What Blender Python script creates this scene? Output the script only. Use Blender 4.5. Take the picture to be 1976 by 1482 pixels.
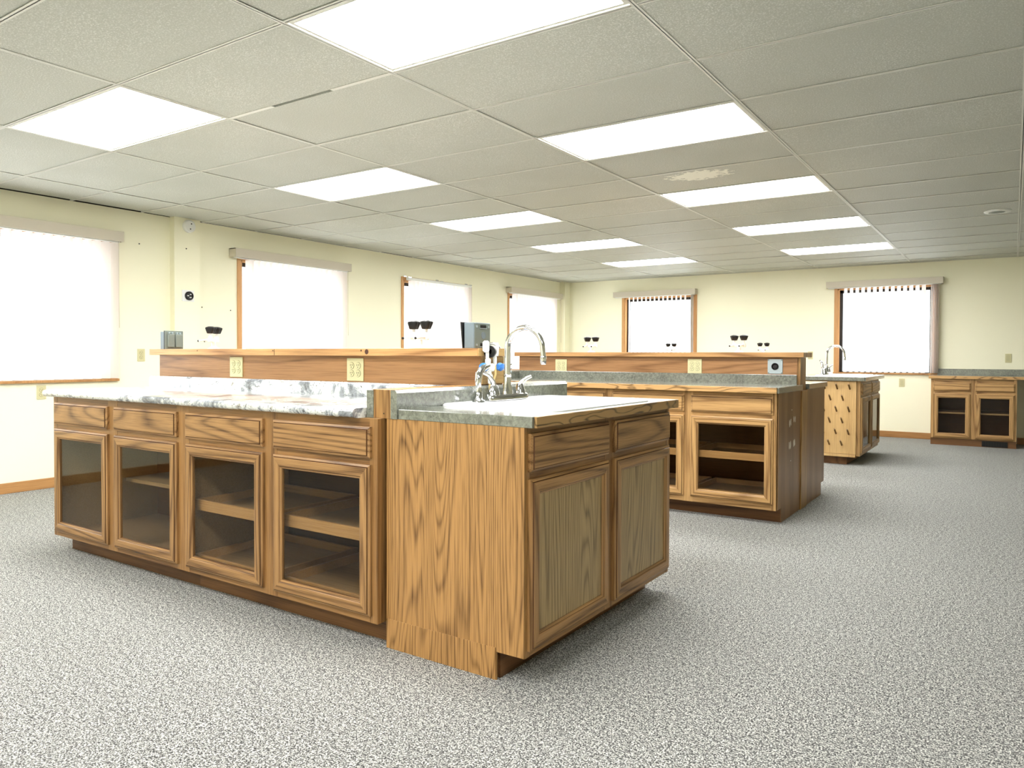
import bpy, bmesh, math, random
from mathutils import Vector, Matrix
random.seed(7)
for o in list(bpy.data.objects): bpy.data.objects.remove(o)
SC = bpy.context.scene
COL = SC.collection
# ------------------------------------------------------------------ camera
cam = bpy.data.cameras.new('camera'); camo = bpy.data.objects.new('camera', cam); COL.objects.link(camo)
cam.sensor_width = 36.0; cam.lens = 1428.07 / 1976 * 36
cam.shift_x = -28.24 / 1976; cam.shift_y = -29.5 / 1976
cam.clip_start = .05; cam.clip_end = 200
_R = [[0.8354761, 0.5495129, 0.0039103], [-0.0128658, 0.0124464, 0.9998398], [-0.5493762, 0.8353925, -0.0174685]]
mw = Matrix.Identity(4)
for r in range(3):
    mw[r][0] = _R[0][r]; mw[r][1] = _R[1][r]; mw[r][2] = -_R[2][r]
mw[0][3], mw[1][3], mw[2][3] = 2.4073, -2.5239, 1.1174
camo.matrix_world = mw
SC.camera = camo
# ------------------------------------------------------------------ world and exposure
W = bpy.data.worlds.new('daylight'); SC.world = W; W.use_nodes = True
bg = W.node_tree.nodes['Background']; bg.inputs[0].default_value = (.96, .98, 1, 1); bg.inputs[1].default_value = 2.3
LIGHT = 9.0
SC.view_settings.view_transform = 'Standard'; SC.view_settings.look = 'None'
SC.view_settings.exposure = 1.5; SC.view_settings.gamma = 1.0
try: SC.view_settings.use_curve_mapping = False
except Exception: pass
ZC = 2.4153
# ------------------------------------------------------------------ materials
def lin(c):
    c /= 255.0
    return c / 12.92 if c <= .04045 else ((c + .055) / 1.055) ** 2.4
def rgb(r, g, b): return (lin(r), lin(g), lin(b), 1)
class NT:
    def __init__(s, name):
        s.m = bpy.data.materials.new(name); s.m.use_nodes = True; s.t = s.m.node_tree
        s.n = s.t.nodes; s.l = s.t.links; s.b = s.n['Principled BSDF']; s.out = s.n['Material Output']
    def node(s, typ, **kw):
        n = s.n.new(typ)
        for k, v in kw.items():
            if k.startswith('_'): setattr(n, k[1:], v)
            else: n.inputs[k.replace('__', ' ')].default_value = v
        return n
    def link(s, a, b): s.l.new(a, b)
    def math(s, op, a, b=None):
        n = s.n.new('ShaderNodeMath'); n.operation = op
        for i, v in enumerate((a, b)):
            if v is None: continue
            if isinstance(v, (int, float)): n.inputs[i].default_value = v
            else: s.l.new(v, n.inputs[i])
        return n.outputs[0]
    def ramp(s, fac, stops):
        n = s.n.new('ShaderNodeValToRGB'); e = n.color_ramp.elements
        while len(e) < len(stops): e.new(.5)
        for i, (p, c) in enumerate(stops): e[i].position = p; e[i].color = c
        s.l.new(fac, n.inputs[0]); return n.outputs[0]
    def mix(s, fac, a, b, mode='MIX'):
        n = s.n.new('ShaderNodeMix'); n.data_type = 'RGBA'; n.blend_type = mode
        for i, v in ((0, fac), (6, a), (7, b)):
            if isinstance(v, (int, float, tuple)): n.inputs[i].default_value = v
            else: s.l.new(v, n.inputs[i])
        return n.outputs[2]
    def coords(s, scale, rnd=7.0):
        tc = s.n.new('ShaderNodeTexCoord'); mp = s.n.new('ShaderNodeMapping')
        mp.inputs['Scale'].default_value = scale; s.l.new(tc.outputs['Object'], mp.inputs[0])
        if rnd:
            oi = s.n.new('ShaderNodeObjectInfo'); va = s.n.new('ShaderNodeVectorMath'); va.operation = 'SCALE'
            va.inputs[0].default_value = (rnd, rnd * 1.7, rnd * .6); s.l.new(oi.outputs['Random'], va.inputs['Scale'])
            vb = s.n.new('ShaderNodeVectorMath'); vb.operation = 'ADD'
            s.l.new(mp.outputs[0], vb.inputs[0]); s.l.new(va.outputs[0], vb.inputs[1]); return vb.outputs[0]
        return mp.outputs[0]
    def noise(s, vec, scale, detail=2, rough=.5, dist=0):
        n = s.n.new('ShaderNodeTexNoise'); s.l.new(vec, n.inputs['Vector'])
        n.inputs['Scale'].default_value = scale; n.inputs['Detail'].default_value = detail
        n.inputs['Roughness'].default_value = rough; n.inputs['Distortion'].default_value = dist
        return n.outputs[0]
    def bump(s, h, strength, dist=.002):
        n = s.n.new('ShaderNodeBump'); n.inputs['Strength'].default_value = strength; n.inputs['Distance'].default_value = dist
        s.l.new(h, n.inputs['Height']); s.l.new(n.outputs[0], s.b.inputs['Normal'])
    def col(s, c):
        if isinstance(c, tuple): s.b.inputs['Base Color'].default_value = c
        else: s.l.new(c, s.b.inputs['Base Color'])
    def pr(s, rough=.5, spec=.5, metal=0):
        s.b.inputs['Roughness'].default_value = rough; s.b.inputs['Specular IOR Level'].default_value = spec
        s.b.inputs['Metallic'].default_value = metal; return s.m
def plain(name, c, rough=.5, spec=.4, metal=0):
    t = NT(name); t.col(c); return t.pr(rough, spec, metal)
def oak(name, axis, light, dark, bands=16, amt=.55, rough=.36, spec=.35, wide=2.6, fine=1.0, lo=.24):
    t = NT(name)
    sc = {'x': (lo, wide, wide), 'y': (wide, lo, wide), 'z': (wide, wide, lo)}[axis]
    v = t.coords(sc)
    n = t.noise(v, 1.5, 1.5, .45, .1)
    ph = t.math('MULTIPLY', n, float(bands))
    fr = t.math('PINGPONG', ph, 1.0)
    band = t.ramp(fr, [(0, (1, 1, 1, 1)), (.55, (.75, .75, .75, 1)), (.85, (.2, .2, .2, 1)), (1, (0, 0, 0, 1))])
    fs = {'x': (5, 260, 260), 'y': (260, 5, 260), 'z': (260, 260, 5)}[axis]
    v2 = t.coords(fs)
    n2 = t.noise(v2, 1.0, 2, .6)
    pores = t.ramp(n2, [(.32, (0, 0, 0, 1)), (.55, (1, 1, 1, 1))])
    n3 = t.noise(v, .9, 2)
    k = t.math('ADD', t.math('MULTIPLY', band, amt), t.math('ADD', t.math('MULTIPLY', pores, .28 * fine), t.math('MULTIPLY', n3, .35)))
    light = tuple(q * .9 for q in light[:3]) + (1,); dark = tuple(q * .68 for q in dark[:3]) + (1,)
    c = t.ramp(k, [(.18, dark), (.95, light)])
    t.col(c); t.bump(n2, .12, .0006)
    return t.pr(rough, spec)
OL, OD = rgb(222, 172, 104), rgb(140, 88, 40)
M = {}
for a in 'xyz':
    M['door_' + a] = oak('oak_door_' + a, a, rgb(184, 141, 90), rgb(92, 58, 28), 34, .45, wide=3.4)
    M['frame_' + a] = oak('oak_frame_' + a, a, rgb(176, 132, 80), rgb(104, 68, 36), 14, .4)
    M['light_' + a] = oak('oak_lit_' + a, a, rgb(212, 170, 112), rgb(124, 84, 44), 30, .45, wide=3.4)  # fronts of the farther islands: stronger light put into a paler oak
M['panel_z'] = oak('oak_laminate_side', 'z', rgb(190, 144, 88), rgb(96, 62, 28), 76, .42, wide=3.0, fine=1.6, lo=.3)
M['insetz'] = oak('oak_door_inset', 'z', rgb(180, 153, 106), rgb(104, 80, 46), 70, .45, wide=3.2, fine=1.4)
M['side2'] = oak('oak_shaded_end', 'z', rgb(172, 132, 90), rgb(128, 90, 56), 8, .3)  # oak darkened to carry the shade on right-facing ends
M['bar'] = oak('oak_bar_panel', 'x', rgb(190, 142, 96), rgb(134, 92, 54), 26, .35, wide=4)
M['shelf'] = oak('pine_shelf', 'x', rgb(212, 164, 108), rgb(136, 88, 48), 14, .45)
M['shelfend'] = oak('pine_end', 'y', rgb(214, 180, 120), rgb(160, 120, 66), 10, .35)
M['edge_x'] = oak('oak_counter_edge_x', 'x', rgb(206, 164, 108), rgb(84, 56, 30), 14, .9, wide=9, lo=1.6)
M['edge_y'] = oak('oak_counter_edge_y', 'y', rgb(178, 142, 92), rgb(64, 46, 26), 16, 1.0, wide=9, lo=2.0)
M['kick_x'] = oak('oak_kick_x', 'x', rgb(136, 96, 60), rgb(84, 56, 34), 12, .4)  # toe kick colour darkened to hold the shade of the recess
M['kick_y'] = oak('oak_kick_shade_y', 'y', rgb(136, 96, 60), rgb(84, 56, 34), 12, .4)
M['block'] = oak('pine_block', 'z', rgb(196, 152, 94), rgb(120, 80, 40), 30, .45, wide=6)
M['peg'] = oak('birch_board', 'z', rgb(236, 200, 140), rgb(200, 156, 96), 3, .3)
M['pegrod'] = plain('peg_wood', rgb(120, 90, 50), .6)
M['inside'] = oak('birch_inside', 'x', rgb(196, 168, 124), rgb(164, 134, 94), 3, .2)
M['insided'] = oak('brown_hardboard', 'x', rgb(132, 92, 58), rgb(100, 66, 40), 3, .2)
M['tray'] = oak('tray_birch', 'x', rgb(226, 184, 128), rgb(190, 146, 92), 4, .25)
M['casing'] = oak('window_oak', 'z', rgb(232, 180, 120), rgb(190, 134, 80), 5, .3)
M['base'] = oak('baseboard_oak', 'y', rgb(214, 164, 106), rgb(170, 118, 68), 5, .3)
M['basex'] = oak('baseboard_oak_x', 'x', rgb(214, 164, 106), rgb(170, 118, 68), 5, .3)
M['dark'] = plain('black_plastic', rgb(16, 16, 17), .4)
M['void'] = plain('plenum_shade', rgb(38, 34, 30), .95, 0)  # near-black colour standing for the shade above the ceiling
M['white'] = plain('white_enamel', rgb(246, 248, 248), .2, .5)
M['plastic'] = plain('white_plastic', rgb(236, 238, 234), .35)
M['cream'] = plain('cream_plastic', rgb(208, 202, 158), .4)
M['creamd'] = plain('cream_slot', rgb(84, 80, 58), .6)
M['chrome'] = plain('chrome', (.74, .75, .77, 1), .07, .5, 1)
M['steel'] = plain('galvanised_steel', rgb(176, 190, 196), .35, .5, .7)
M['grey'] = plain('grey_box_metal', rgb(112, 126, 134), .45, .4)
M['greyd'] = plain('grey_cover', rgb(112, 122, 116), .4, .5)
M['blue'] = plain('blue_plastic', rgb(60, 130, 215), .4)
M['hose'] = plain('yellowed_tube', rgb(226, 204, 140), .35)
M['bronze'] = plain('bronze_frame', rgb(34, 30, 28), .5)
M['valance'] = plain('beige_vinyl', rgb(206, 198, 180), .4)
M['tbar'] = plain('white_grid', rgb(226, 226, 218), .4)
M['chip'] = plain('bare_white_patch', rgb(232, 226, 214), .8)
M['groove'] = plain('dark_groove', rgb(84, 50, 24), .5)  # darker brown along the moulded edges of doors and drawer fronts
M['knot'] = plain('dark_knot', rgb(70, 38, 18), .6)
def wall_mat():
    t = NT('cream_wall'); v = t.coords((1, 1, 1), 0)
    n = t.noise(v, 120, 3); t.bump(n, .15, .001)
    c = t.mix(t.noise(v, .8, 2), rgb(248, 245, 216), rgb(250, 248, 222)); t.col(c); return t.pr(.55, .3)
M['wall'] = wall_mat()
def carpet():
    t = NT('grey_speckled_carpet'); v = t.coords((1, 1, 1), 0)
    a = t.noise(v, 185, 2, .85, .3); b = t.noise(v, 60, 2, .8)
    k = t.math('ADD', t.math('MULTIPLY', a, .78), t.math('MULTIPLY', b, .22))
    s = t.ramp(k, [(.415, rgb(16, 16, 17)), (.465, rgb(66, 66, 66)), (.515, rgb(134, 135, 132)), (.575, rgb(222, 223, 214))])
    big = t.noise(v, 1.3, 3)
    s = t.mix(t.ramp(big, [(.35, (0, 0, 0, 1)), (.7, (.16, .16, .16, 1))]), s, rgb(120, 121, 119))
    t.col(s); t.bump(a, .6, .006); t.b.inputs['Sheen Weight'].default_value = .15
    return t.pr(.95, .1)
M['carpet'] = carpet()
def tile_mat():
    t = NT('ceiling_tile'); v = t.coords((1, 1, 1), 0)
    at = t.node('ShaderNodeAttribute', _attribute_name='tile'); sep = t.n.new('ShaderNodeSeparateColor'); t.link(at.outputs['Color'], sep.inputs[0])
    base = t.mix(sep.outputs[0], rgb(172, 174, 166), rgb(190, 192, 182))
    sp = t.noise(v, 150, 2, .7)
    spk = t.ramp(sp, [(.5, (0, 0, 0, 1)), (.66, (1, 1, 1, 1))])
    amt = t.math('MULTIPLY', spk, t.math('MULTIPLY', sep.outputs[1], t.noise(v, 2.2, 1)))
    c = t.mix(t.math('MULTIPLY', amt, .9), base, rgb(250, 250, 246))  # glitter of the rough tiles painted in as white speckles
    # flaked white patch on one tile
    tc = t.n.new('ShaderNodeTexCoord'); d = t.n.new('ShaderNodeVectorMath'); d.operation = 'DISTANCE'
    mp = t.node('ShaderNodeMapping'); mp.inputs['Scale'].default_value = (1, 1.6, 1); t.link(tc.outputs['Object'], mp.inputs[0])
    t.link(mp.outputs[0], d.inputs[0]); d.inputs[1].default_value = (.50, 2.62 * 1.6, ZC)
    nn = t.noise(v, 22, 3, .7)
    k = t.math('ADD', t.math('MULTIPLY', d.outputs['Value'], -2.2), nn)
    c = t.mix(t.ramp(k, [(.02, (0, 0, 0, 1)), (.12, (1, 1, 1, 1))]), c, rgb(248, 248, 236))
    t.col(c)
    t.bump(t.math('MULTIPLY', sp, sep.outputs[1]), .35, .003)
    return t.pr(.6, .35)
M['tile'] = tile_mat()
def granite():
    t = NT('granite_look_laminate'); v = t.coords((1, 1, 1), 0)
    n1 = t.noise(v, 6, 5, .7, .5); n2 = t.noise(v, 90, 3, .7); n3 = t.noise(v, 26, 3, .7, .8)
    c = t.ramp(n1, [(.34, rgb(92, 94, 98)), (.44, rgb(146, 152, 158)), (.51, rgb(226, 230, 226)), (.58, rgb(214, 218, 214)), (.66, rgb(140, 136, 128))])
    c = t.mix(t.ramp(n3, [(.6, (0, 0, 0, 1)), (.68, (.8, .8, .8, 1))]), c, rgb(96, 98, 102))
    c = t.mix(t.ramp(n2, [(.6, (0, 0, 0, 1)), (.68, (1, 1, 1, 1))]), c, rgb(52, 50, 50))
    t.col(c); t.b.inputs['Coat Weight'].default_value = 1; t.b.inputs['Coat Roughness'].default_value = .16; t.b.inputs['Coat IOR'].default_value = 1.6; return t.pr(.2, .55)
M['granite'] = granite()
def greylam(name, a, b, rough=.2):
    t = NT(name); v = t.coords((1, 1, 1), 0)
    n1 = t.noise(v, 60, 4, .75, .5); n2 = t.noise(v, 9, 3, .6)
    c = t.ramp(t.math('ADD', t.math('MULTIPLY', n1, .75), t.math('MULTIPLY', n2, .25)), [(.36, a), (.64, b)])
    t.col(c); t.b.inputs['Coat Weight'].default_value = 1; t.b.inputs['Coat Roughness'].default_value = .16; t.b.inputs['Coat IOR'].default_value = 1.6; return t.pr(.2, .55)
M['lam'] = greylam('grey_slate_laminate', rgb(84, 88, 80), rgb(136, 140, 128))
def emis(name, c, s):
    t = NT(name); t.b.inputs['Emission Color'].default_value = c; t.b.inputs['Emission Strength'].default_value = s
    t.col((.8, .8, .8, 1)); return t.pr(.5)
M['lamp'] = emis('prismatic_diffuser', (1, .99, .985, 1), LIGHT)
def thin_glass(name, tint, ior=1.5, rough=.02):
    t = NT(name); t.n.remove(t.b)
    tr = t.node('ShaderNodeBsdfTransparent', Color=tint); gl = t.node('ShaderNodeBsdfGlossy', Roughness=rough)
    fr = t.node('ShaderNodeFresnel', IOR=ior); mx = t.n.new('ShaderNodeMixShader')
    ge = t.n.new('ShaderNodeNewGeometry')
    t.link(t.math('MULTIPLY', fr.outputs[0], t.math('SUBTRACT', 1.0, ge.outputs['Backfacing'])), mx.inputs[0]); t.link(tr.outputs[0], mx.inputs[1]); t.link(gl.outputs[0], mx.inputs[2])
    t.link(mx.outputs[0], t.out.inputs[0]); return t.m
M['glass'] = thin_glass('cabinet_glass', (.86, .84, .80, 1), 1.4, .03)
M['wglass'] = thin_glass('window_glass', (.95, .97, .97, 1))
def slat_mat():
    t = NT('white_blind_slat'); t.n.remove(t.b)
    d = t.node('ShaderNodeBsdfDiffuse', Color=rgb(240, 236, 232)); tr = t.node('ShaderNodeBsdfTranslucent', Color=rgb(246, 238, 234))
    mx = t.n.new('ShaderNodeMixShader'); mx.inputs[0].default_value = .5
    t.link(d.outputs[0], mx.inputs[1]); t.link(tr.outputs[0], mx.inputs[2]); t.link(mx.outputs[0], t.out.inputs[0]); return t.m
M['slat'] = slat_mat()
# ------------------------------------------------------------------ mesh building
class MB:
    """one mesh; material list grows as materials are named"""
    def __init__(s): s.bm = bmesh.new(); s.mats = []
    def mi(s, m):
        if m not in s.mats: s.mats.append(m)
        return s.mats.index(m)
    def quad(s, pts, m):
        f = s.bm.faces.new([s.bm.verts.new(p) for p in pts]); f.material_index = s.mi(m); return f
    def box(s, x0, x1, y0, y1, z0, z1, m, bev=0, only=None):
        x0, x1 = min(x0, x1), max(x0, x1); y0, y1 = min(y0, y1), max(y0, y1); z0, z1 = min(z0, z1), max(z0, z1)
        r = bmesh.ops.create_cube(s.bm, size=1)
        for v in r['verts']:
            v.co = Vector(((x0 + x1) / 2 + v.co.x * (x1 - x0), (y0 + y1) / 2 + v.co.y * (y1 - y0), (z0 + z1) / 2 + v.co.z * (z1 - z0)))
        fs = list({f for v in r['verts'] for f in v.link_faces}); i = s.mi(m)
        for f in fs: f.material_index = i
        if bev:
            es = list({e for f in fs for e in f.edges})
            if only: es = [e for e in es if only(e)]
            r2 = bmesh.ops.bevel(s.bm, geom=es, offset=bev, segments=2, affect='EDGES', profile=.5)
            for f in r2['faces']: f.material_index = i
        return s
    def loops(s, rings, m, close=False, cap0=False, cap1=False):
        i = s.mi(m); V = [[s.bm.verts.new(p) for p in r] for r in rings]; n = len(V[0])
        for a in range(len(V) - 1 + (1 if close else 0)):
            A, B = V[a], V[(a + 1) % len(V)]
            for k in range(n):
                f = s.bm.faces.new((A[k], A[(k + 1) % n], B[(k + 1) % n], B[k])); f.material_index = i
        if cap0: s.bm.faces.new(V[0][::-1]).material_index = i
        if cap1: s.bm.faces.new(V[-1]).material_index = i
        return V
    def lathe(s, prof, org=(0, 0, 0), d=(0, 0, 1), m='white', seg=20, lobes=0, la=.1, cap=True):
        d = Vector(d).normalized(); u = d.orthogonal().normalized(); w = d.cross(u); org = Vector(org); rings = []
        for r, h in prof:
            ring = []
            for k in range(seg):
                a = 2 * math.pi * k / seg; rr = r * (1 + la * math.cos(lobes * a)) if lobes else r
                ring.append(org + d * h + u * (rr * math.cos(a)) + w * (rr * math.sin(a)))
            rings.append(ring)
        s.loops(rings, m, cap0=cap, cap1=cap); return s
    def tube(s, pts, r, m, seg=12, cap=True):
        pts = [Vector(p) for p in pts]; rings = []; N = None
        for i, p in enumerate(pts):
            t = (pts[min(i + 1, len(pts) - 1)] - pts[max(i - 1, 0)]).normalized()
            N = t.orthogonal().normalized() if N is None else (N - t * N.dot(t)).normalized()
            B = t.cross(N); rr = r(i / (len(pts) - 1)) if callable(r) else r
            rings.append([p + N * (rr * math.cos(2 * math.pi * k / seg)) + B * (rr * math.sin(2 * math.pi * k / seg)) for k in range(seg)])
        s.loops(rings, m, cap0=cap, cap1=cap); return s
    def prism(s, poly, ax, a, b, m):
        """poly: list of 2D points in the plane normal to ax (order x,y / y,z / x,z)"""
        def P(p, h): return {'x': (h, p[0], p[1]), 'y': (p[0], h, p[1]), 'z': (p[0], p[1], h)}[ax]
        s.loops([[P(p, a) for p in poly], [P(p, b) for p in poly]], m, cap0=True, cap1=True); return s
    def build(s, name, parent=None, smooth=False):
        bmesh.ops.recalc_face_normals(s.bm, faces=s.bm.faces)
        me = bpy.data.meshes.new(name); s.bm.to_mesh(me); s.bm.free()
        for m in s.mats: me.materials.append(M[m])
        if smooth:
            for p in me.polygons: p.use_smooth = True
            me.set_sharp_from_angle(angle=math.radians(38))
        o = bpy.data.objects.new(name, me); COL.objects.link(o)
        if parent: o.parent = parent
        return o
def tag(o, label, cat, group=None, kind=None):
    if label: o['label'] = label
    if cat: o['category'] = cat
    if group: o['group'] = group
    if kind: o['kind'] = kind
    return o
def thing(name, label, cat, loc=(0, 0, 0), rz=0, group=None):
    o = bpy.data.objects.new(name, None); COL.objects.link(o); o.location = loc; o.rotation_euler = (0, 0, rz)
    o.empty_display_size = .1
    return tag(o, label, cat, group)
def struct(mb, name, parent=None):
    o = mb.build(name, parent)
    if not parent: o['kind'] = 'structure'
    return o
def dup(root, loc, rz, label, group=None):
    r = root.copy(); COL.objects.link(r); r.location = loc; r.rotation_euler = (0, 0, rz); r['label'] = label
    if group: r['group'] = group
    def rec(src, dst):
        for ch in list(src.children):
            c = ch.copy(); COL.objects.link(c); c.parent = dst; rec(ch, c)
    rec(root, r); return r
PI = math.pi
# ------------------------------------------------------------------ room shell
XL, YF, XR, YB = -4.30, 8.92, 6.1, -5.2
b = MB(); b.box(XL - .2, XR + .2, YB - .2, YF + .2, -.1, 0, 'carpet'); struct(b, 'floor')
WZ0, WZ1 = .90, 2.10
left_win = [(-1.75, .955), (2.27, 3.66), (4.72, 6.07), (7.16, 8.55)]
far_win = [(-3.13, -1.89), (.27, 1.50)]
def holed_wall(mb, horiz, a0, a1, wins, ztop):
    """horiz(a0,a1,z0,z1) adds one block"""
    pos = a0
    for w0, w1 in wins:
        horiz(pos, w0, 0, ztop); horiz(w0, w1, 0, WZ0); horiz(w0, w1, WZ1, ztop); pos = w1
    horiz(pos, a1, 0, ztop)
b = MB(); holed_wall(b, lambda p, q, z0, z1: b.box(XL - .14, XL, p, q, z0, z1, 'wall'), YB, YF, left_win, 2.75)
b.box(XL, XL + .075, 1.50, 1.765, 0, 2.7, 'wall'); b.box(XL, XL + .10, 8.74, YF, 0, 2.7, 'wall')
wl = struct(b, 'wall_left')
b = MB(); holed_wall(b, lambda p, q, z0, z1: b.box(p, q, YF, YF + .14, z0, z1, 'wall'), XL - .14, XR + .14, far_win, 2.75)
wf = struct(b, 'wall_back')
b = MB(); b.box(XR, XR + .14, YB, YF, 0, 2.75, 'wall'); struct(b, 'wall_right')
b = MB(); b.box(XL - .14, XR + .14, YB - .14, YB, 0, 2.75, 'wall'); struct(b, 'wall_front')
b = MB(); b.box(XL - .8, XR + .8, YB - .8, YF + .8, 2.75, 2.85, 'void'); b.box(XL - .8, XL - .14, YB, YF + .8, 2.40, 2.75, 'wall'); b.box(XL - .14, XR, YF + .14, YF + .8, 2.40, 2.75, 'wall')  # outside eave boxes are unseen, added to darken the blind tops
struct(b, 'trim_roof_deck_shade_eaves')
b = MB(); b.box(XL, XL + .004, YB, 1.50, ZC + .004, 2.75, 'void'); b.box(XL, XL + .004, 1.765, 8.74, ZC + .004, 2.75, 'void'); struct(b, 'trim_gap_shade')  # dark sheets painted as the shade in the gap above the wall
# baseboards
b = MB(); b.box(XL, XL + .014, YB, 1.50, 0, .085, 'base', .003); b.box(XL, XL + .014, 1.765, 8.74, 0, .085, 'base', .003); struct(b, 'baseboard_left')
b = MB(); b.box(XL + .1, 1.49, YF - .014, YF, 0, .085, 'basex', .003); b.box(2.46, XR, YF - .014, YF, 0, .085, 'basex', .003); struct(b, 'baseboard_back')
# ceiling: tiles on a grid, lights in some cells
TX, TY = 1.2192, .6096
LI = {(i, j) for i in (-2, 0) for j in (-7, -4, -1, 2, 5, 8, 11)} | {(2, -4)}  # the extra right-hand panel is unseen, added to brighten right-facing fronts
b = MB(); cl = b.bm.faces.layers.float_color.new('tile') if hasattr(b.bm.faces.layers, 'float_color') else None
rnd = random.Random(3); tcols = []
SMOOTH = {(1, 0), (1, 3), (0, 0), (2, 0)}; ROUGH = {(1, 2), (-1, 1), (-1, 2), (-2, 0)}
for i in range(-4, 5):
    for j in range(-9, 15):
        x0, x1, y0, y1 = i * TX, (i + 1) * TX, j * TY, (j + 1) * TY
        x0 = max(x0, XL + .012); x1 = min(x1, XR); y0 = max(y0, YB); y1 = min(y1, YF - .004)
        if x1 - x0 < .03 or y1 - y0 < .03 or (i, j) in LI: continue
        g = .006; n0 = len(b.bm.faces)
        dz = rnd.uniform(-.001, .002)
        if i == -4:
            gap = .035 if y1 < 1.4 else .012
            x0 += gap if y1 < 1.4 else rnd.choice([0, 0, .01])
        if (i, j) == (-1, 0): y0 += .014
        b.box(x0 + g, x1 - g, y0 + g, y1 - g, ZC + .0035 + dz, ZC + .02 + dz, 'tile')
        r = rnd.random(); t = 1.0 if (i, j) in ROUGH else (0 if (i, j) in SMOOTH else rnd.choice([.15, .4, .55, .8]))
        tcols += [(r, t)] * (len(b.bm.faces) - n0)
o = struct(b, 'ceiling')
at = o.data.attributes.new('tile', 'FLOAT_COLOR', 'FACE')
for k, (r, t) in enumerate(tcols): at.data[k].color = (r, t, 0, 1)
b = MB(); T = .0115
for i in range(-3, 5):
    b.box(i * TX - T, i * TX + T, YB, YF, ZC, ZC + .0015, 'tbar'); b.box(i * TX - .002, i * TX + .002, YB, YF, ZC, ZC + .04, 'tbar')
for j in range(-8, 15):
    for i in range(-4, 5):
        a, c = max(i * TX, XL) + .012, min((i + 1) * TX, XR) - .012
        if (i, j) == (-1, 0):     # the bent cross tee: one stretch hangs open
            b.box(a, a + .36, j * TY - T, j * TY + T, ZC + .0005, ZC + .002, 'tbar'); b.box(a + .80, c, j * TY - T, j * TY + T, ZC + .0005, ZC + .002, 'tbar')
            b.box(a + .30, c, j * TY - .002, j * TY + .002, ZC + .012, ZC + .04, 'tbar'); continue
        b.box(a, c, j * TY - T, j * TY + T, ZC + .0005, ZC + .002, 'tbar'); b.box(a, c, j * TY - .002, j * TY + .002, ZC + .0005, ZC + .04, 'tbar')
b.box(XL, XL + .02, 1.765, 8.74, ZC, ZC + .0015, 'tbar'); b.box(XL + .1, XR, YF - .02, YF, ZC, ZC + .0015, 'tbar')
struct(b, 'trim_ceiling_grid')
# ceiling lights
def make_light():
    t = thing('ceiling_light', '', 'ceiling light')
    f = MB(); W2, D2 = TX - .03, TY - .03
    for s in (0, 1):
        f.box(.015 if s == 0 else TX - .030, .030 if s == 0 else TX - .015, .015, TY - .015, .004, .02, 'tbar')
        f.box(.030, TX - .030, .015 if s == 0 else TY - .030, .030 if s == 0 else TY - .015, .004, .02, 'tbar')
    f.box(.015, TX - .015, .015, TY - .015, .07, .08, 'tbar')
    f.build('frame', t)
    d = MB(); d.box(.030, TX - .030, .030, TY - .030, .010, .014, 'lamp'); d.build('diffuser', t)
    return t
rown = {-1: 'nearest the camera', 2: 'second from the camera', 5: 'third from the camera', 8: 'fourth from the camera', 11: 'farthest from the camera'}
L0 = None
for (i, j) in sorted(LI):
    if i == 2 and j > 8: pass
    if j in rown and i != 2:
        lb = 'lit white ceiling light panel, %s in the %s row of lights' % (rown[j], 'right' if i == 0 else 'left'); g = 'ceiling light panels'
    else:
        lb = 'lit ceiling light panel above or behind the camera, %s row, %s' % ({0: 'right', -2: 'left', 2: 'added fill-light rightmost'}[i], {-7: 'second back', -4: 'first back', -1: 'beside the camera'}[j]); g = 'ceiling lights behind the camera'
    loc = (i * TX, j * TY, ZC)
    if L0 is None: L0 = make_light(); L0.location = loc; L0['label'] = lb; L0['group'] = g
    else: dup(L0, loc, 0, lb, g)
# round vent in the ceiling
t = thing('ceiling_speaker', 'round white ceiling fitting with grey centre set in a tile at right', 'ceiling fitting', (2.273, 5.281, ZC))
b = MB(); b.lathe([(.105, .006), (.105, -.002), (.098, -.008), (.070, -.010), (.066, -.004), (.066, .002)], m='plastic', seg=36); b.build('ring', t, True)
b = MB(); b.lathe([(.062, -.003), (.05, -.009), (.012, -.010)], m='greyd', seg=36); b.build('grille', t, True)
# ------------------------------------------------------------------ windows
def window(n, side, a0, a1, label=''):
    """local frame: u along wall, v outward (away from the room), built straight in world space"""
    def B(mb, u0, u1, v0, v1, z0, z1, m, bev=0):
        if side == 'L': mb.box(XL - v1, XL - v0, u0, u1, z0, z1, m, bev)
        else: mb.box(u0, u1, YF + v0, YF + v1, z0, z1, m, bev)
    j = MB(); t = .018
    B(j, a0 - .045, a0, -.012, 0, WZ0 - .02, WZ1 + .05, 'casing', .002); B(j, a1, a1 + .045, -.012, 0, WZ0 - .02, WZ1 + .05, 'casing', .002)
    B(j, a0, a1, -.012, 0, WZ1, WZ1 + .05, 'casing', .002)
    B(j, a0, a0 + t, 0, .14, WZ0, WZ1, 'casing'); B(j, a1 - t, a1, 0, .14, WZ0, WZ1, 'casing'); B(j, a0, a1, 0, .14, WZ1 - t, WZ1, 'casing')
    root = j.build('window_%d' % n); root['kind'] = 'structure'
    s = MB(); B(s, a0 - .05, a1 + .05, -.03, .14, WZ0 - .022, WZ0, 'casing', .002); s.build('sill', root)
    f = MB(); w = .04
    B(f, a0 + t, a0 + t + w, .07, .12, WZ0, WZ1 - t, 'bronze'); B(f, a1 - t - w, a1 - t, .07, .12, WZ0, WZ1 - t, 'bronze')
    B(f, a0 + t, a1 - t, .07, .12, WZ1 - t - w, WZ1 - t, 'bronze'); B(f, a0 + t, a1 - t, .07, .12, WZ0, WZ0 + .012, 'bronze')
    f.build('frame', root)
    g = MB(); B(g, a0 + t + w, a1 - t - w, .09, .096, WZ0 + .012, WZ1 - t - w, 'wglass'); g.build('pane', root)
k = 1
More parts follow.
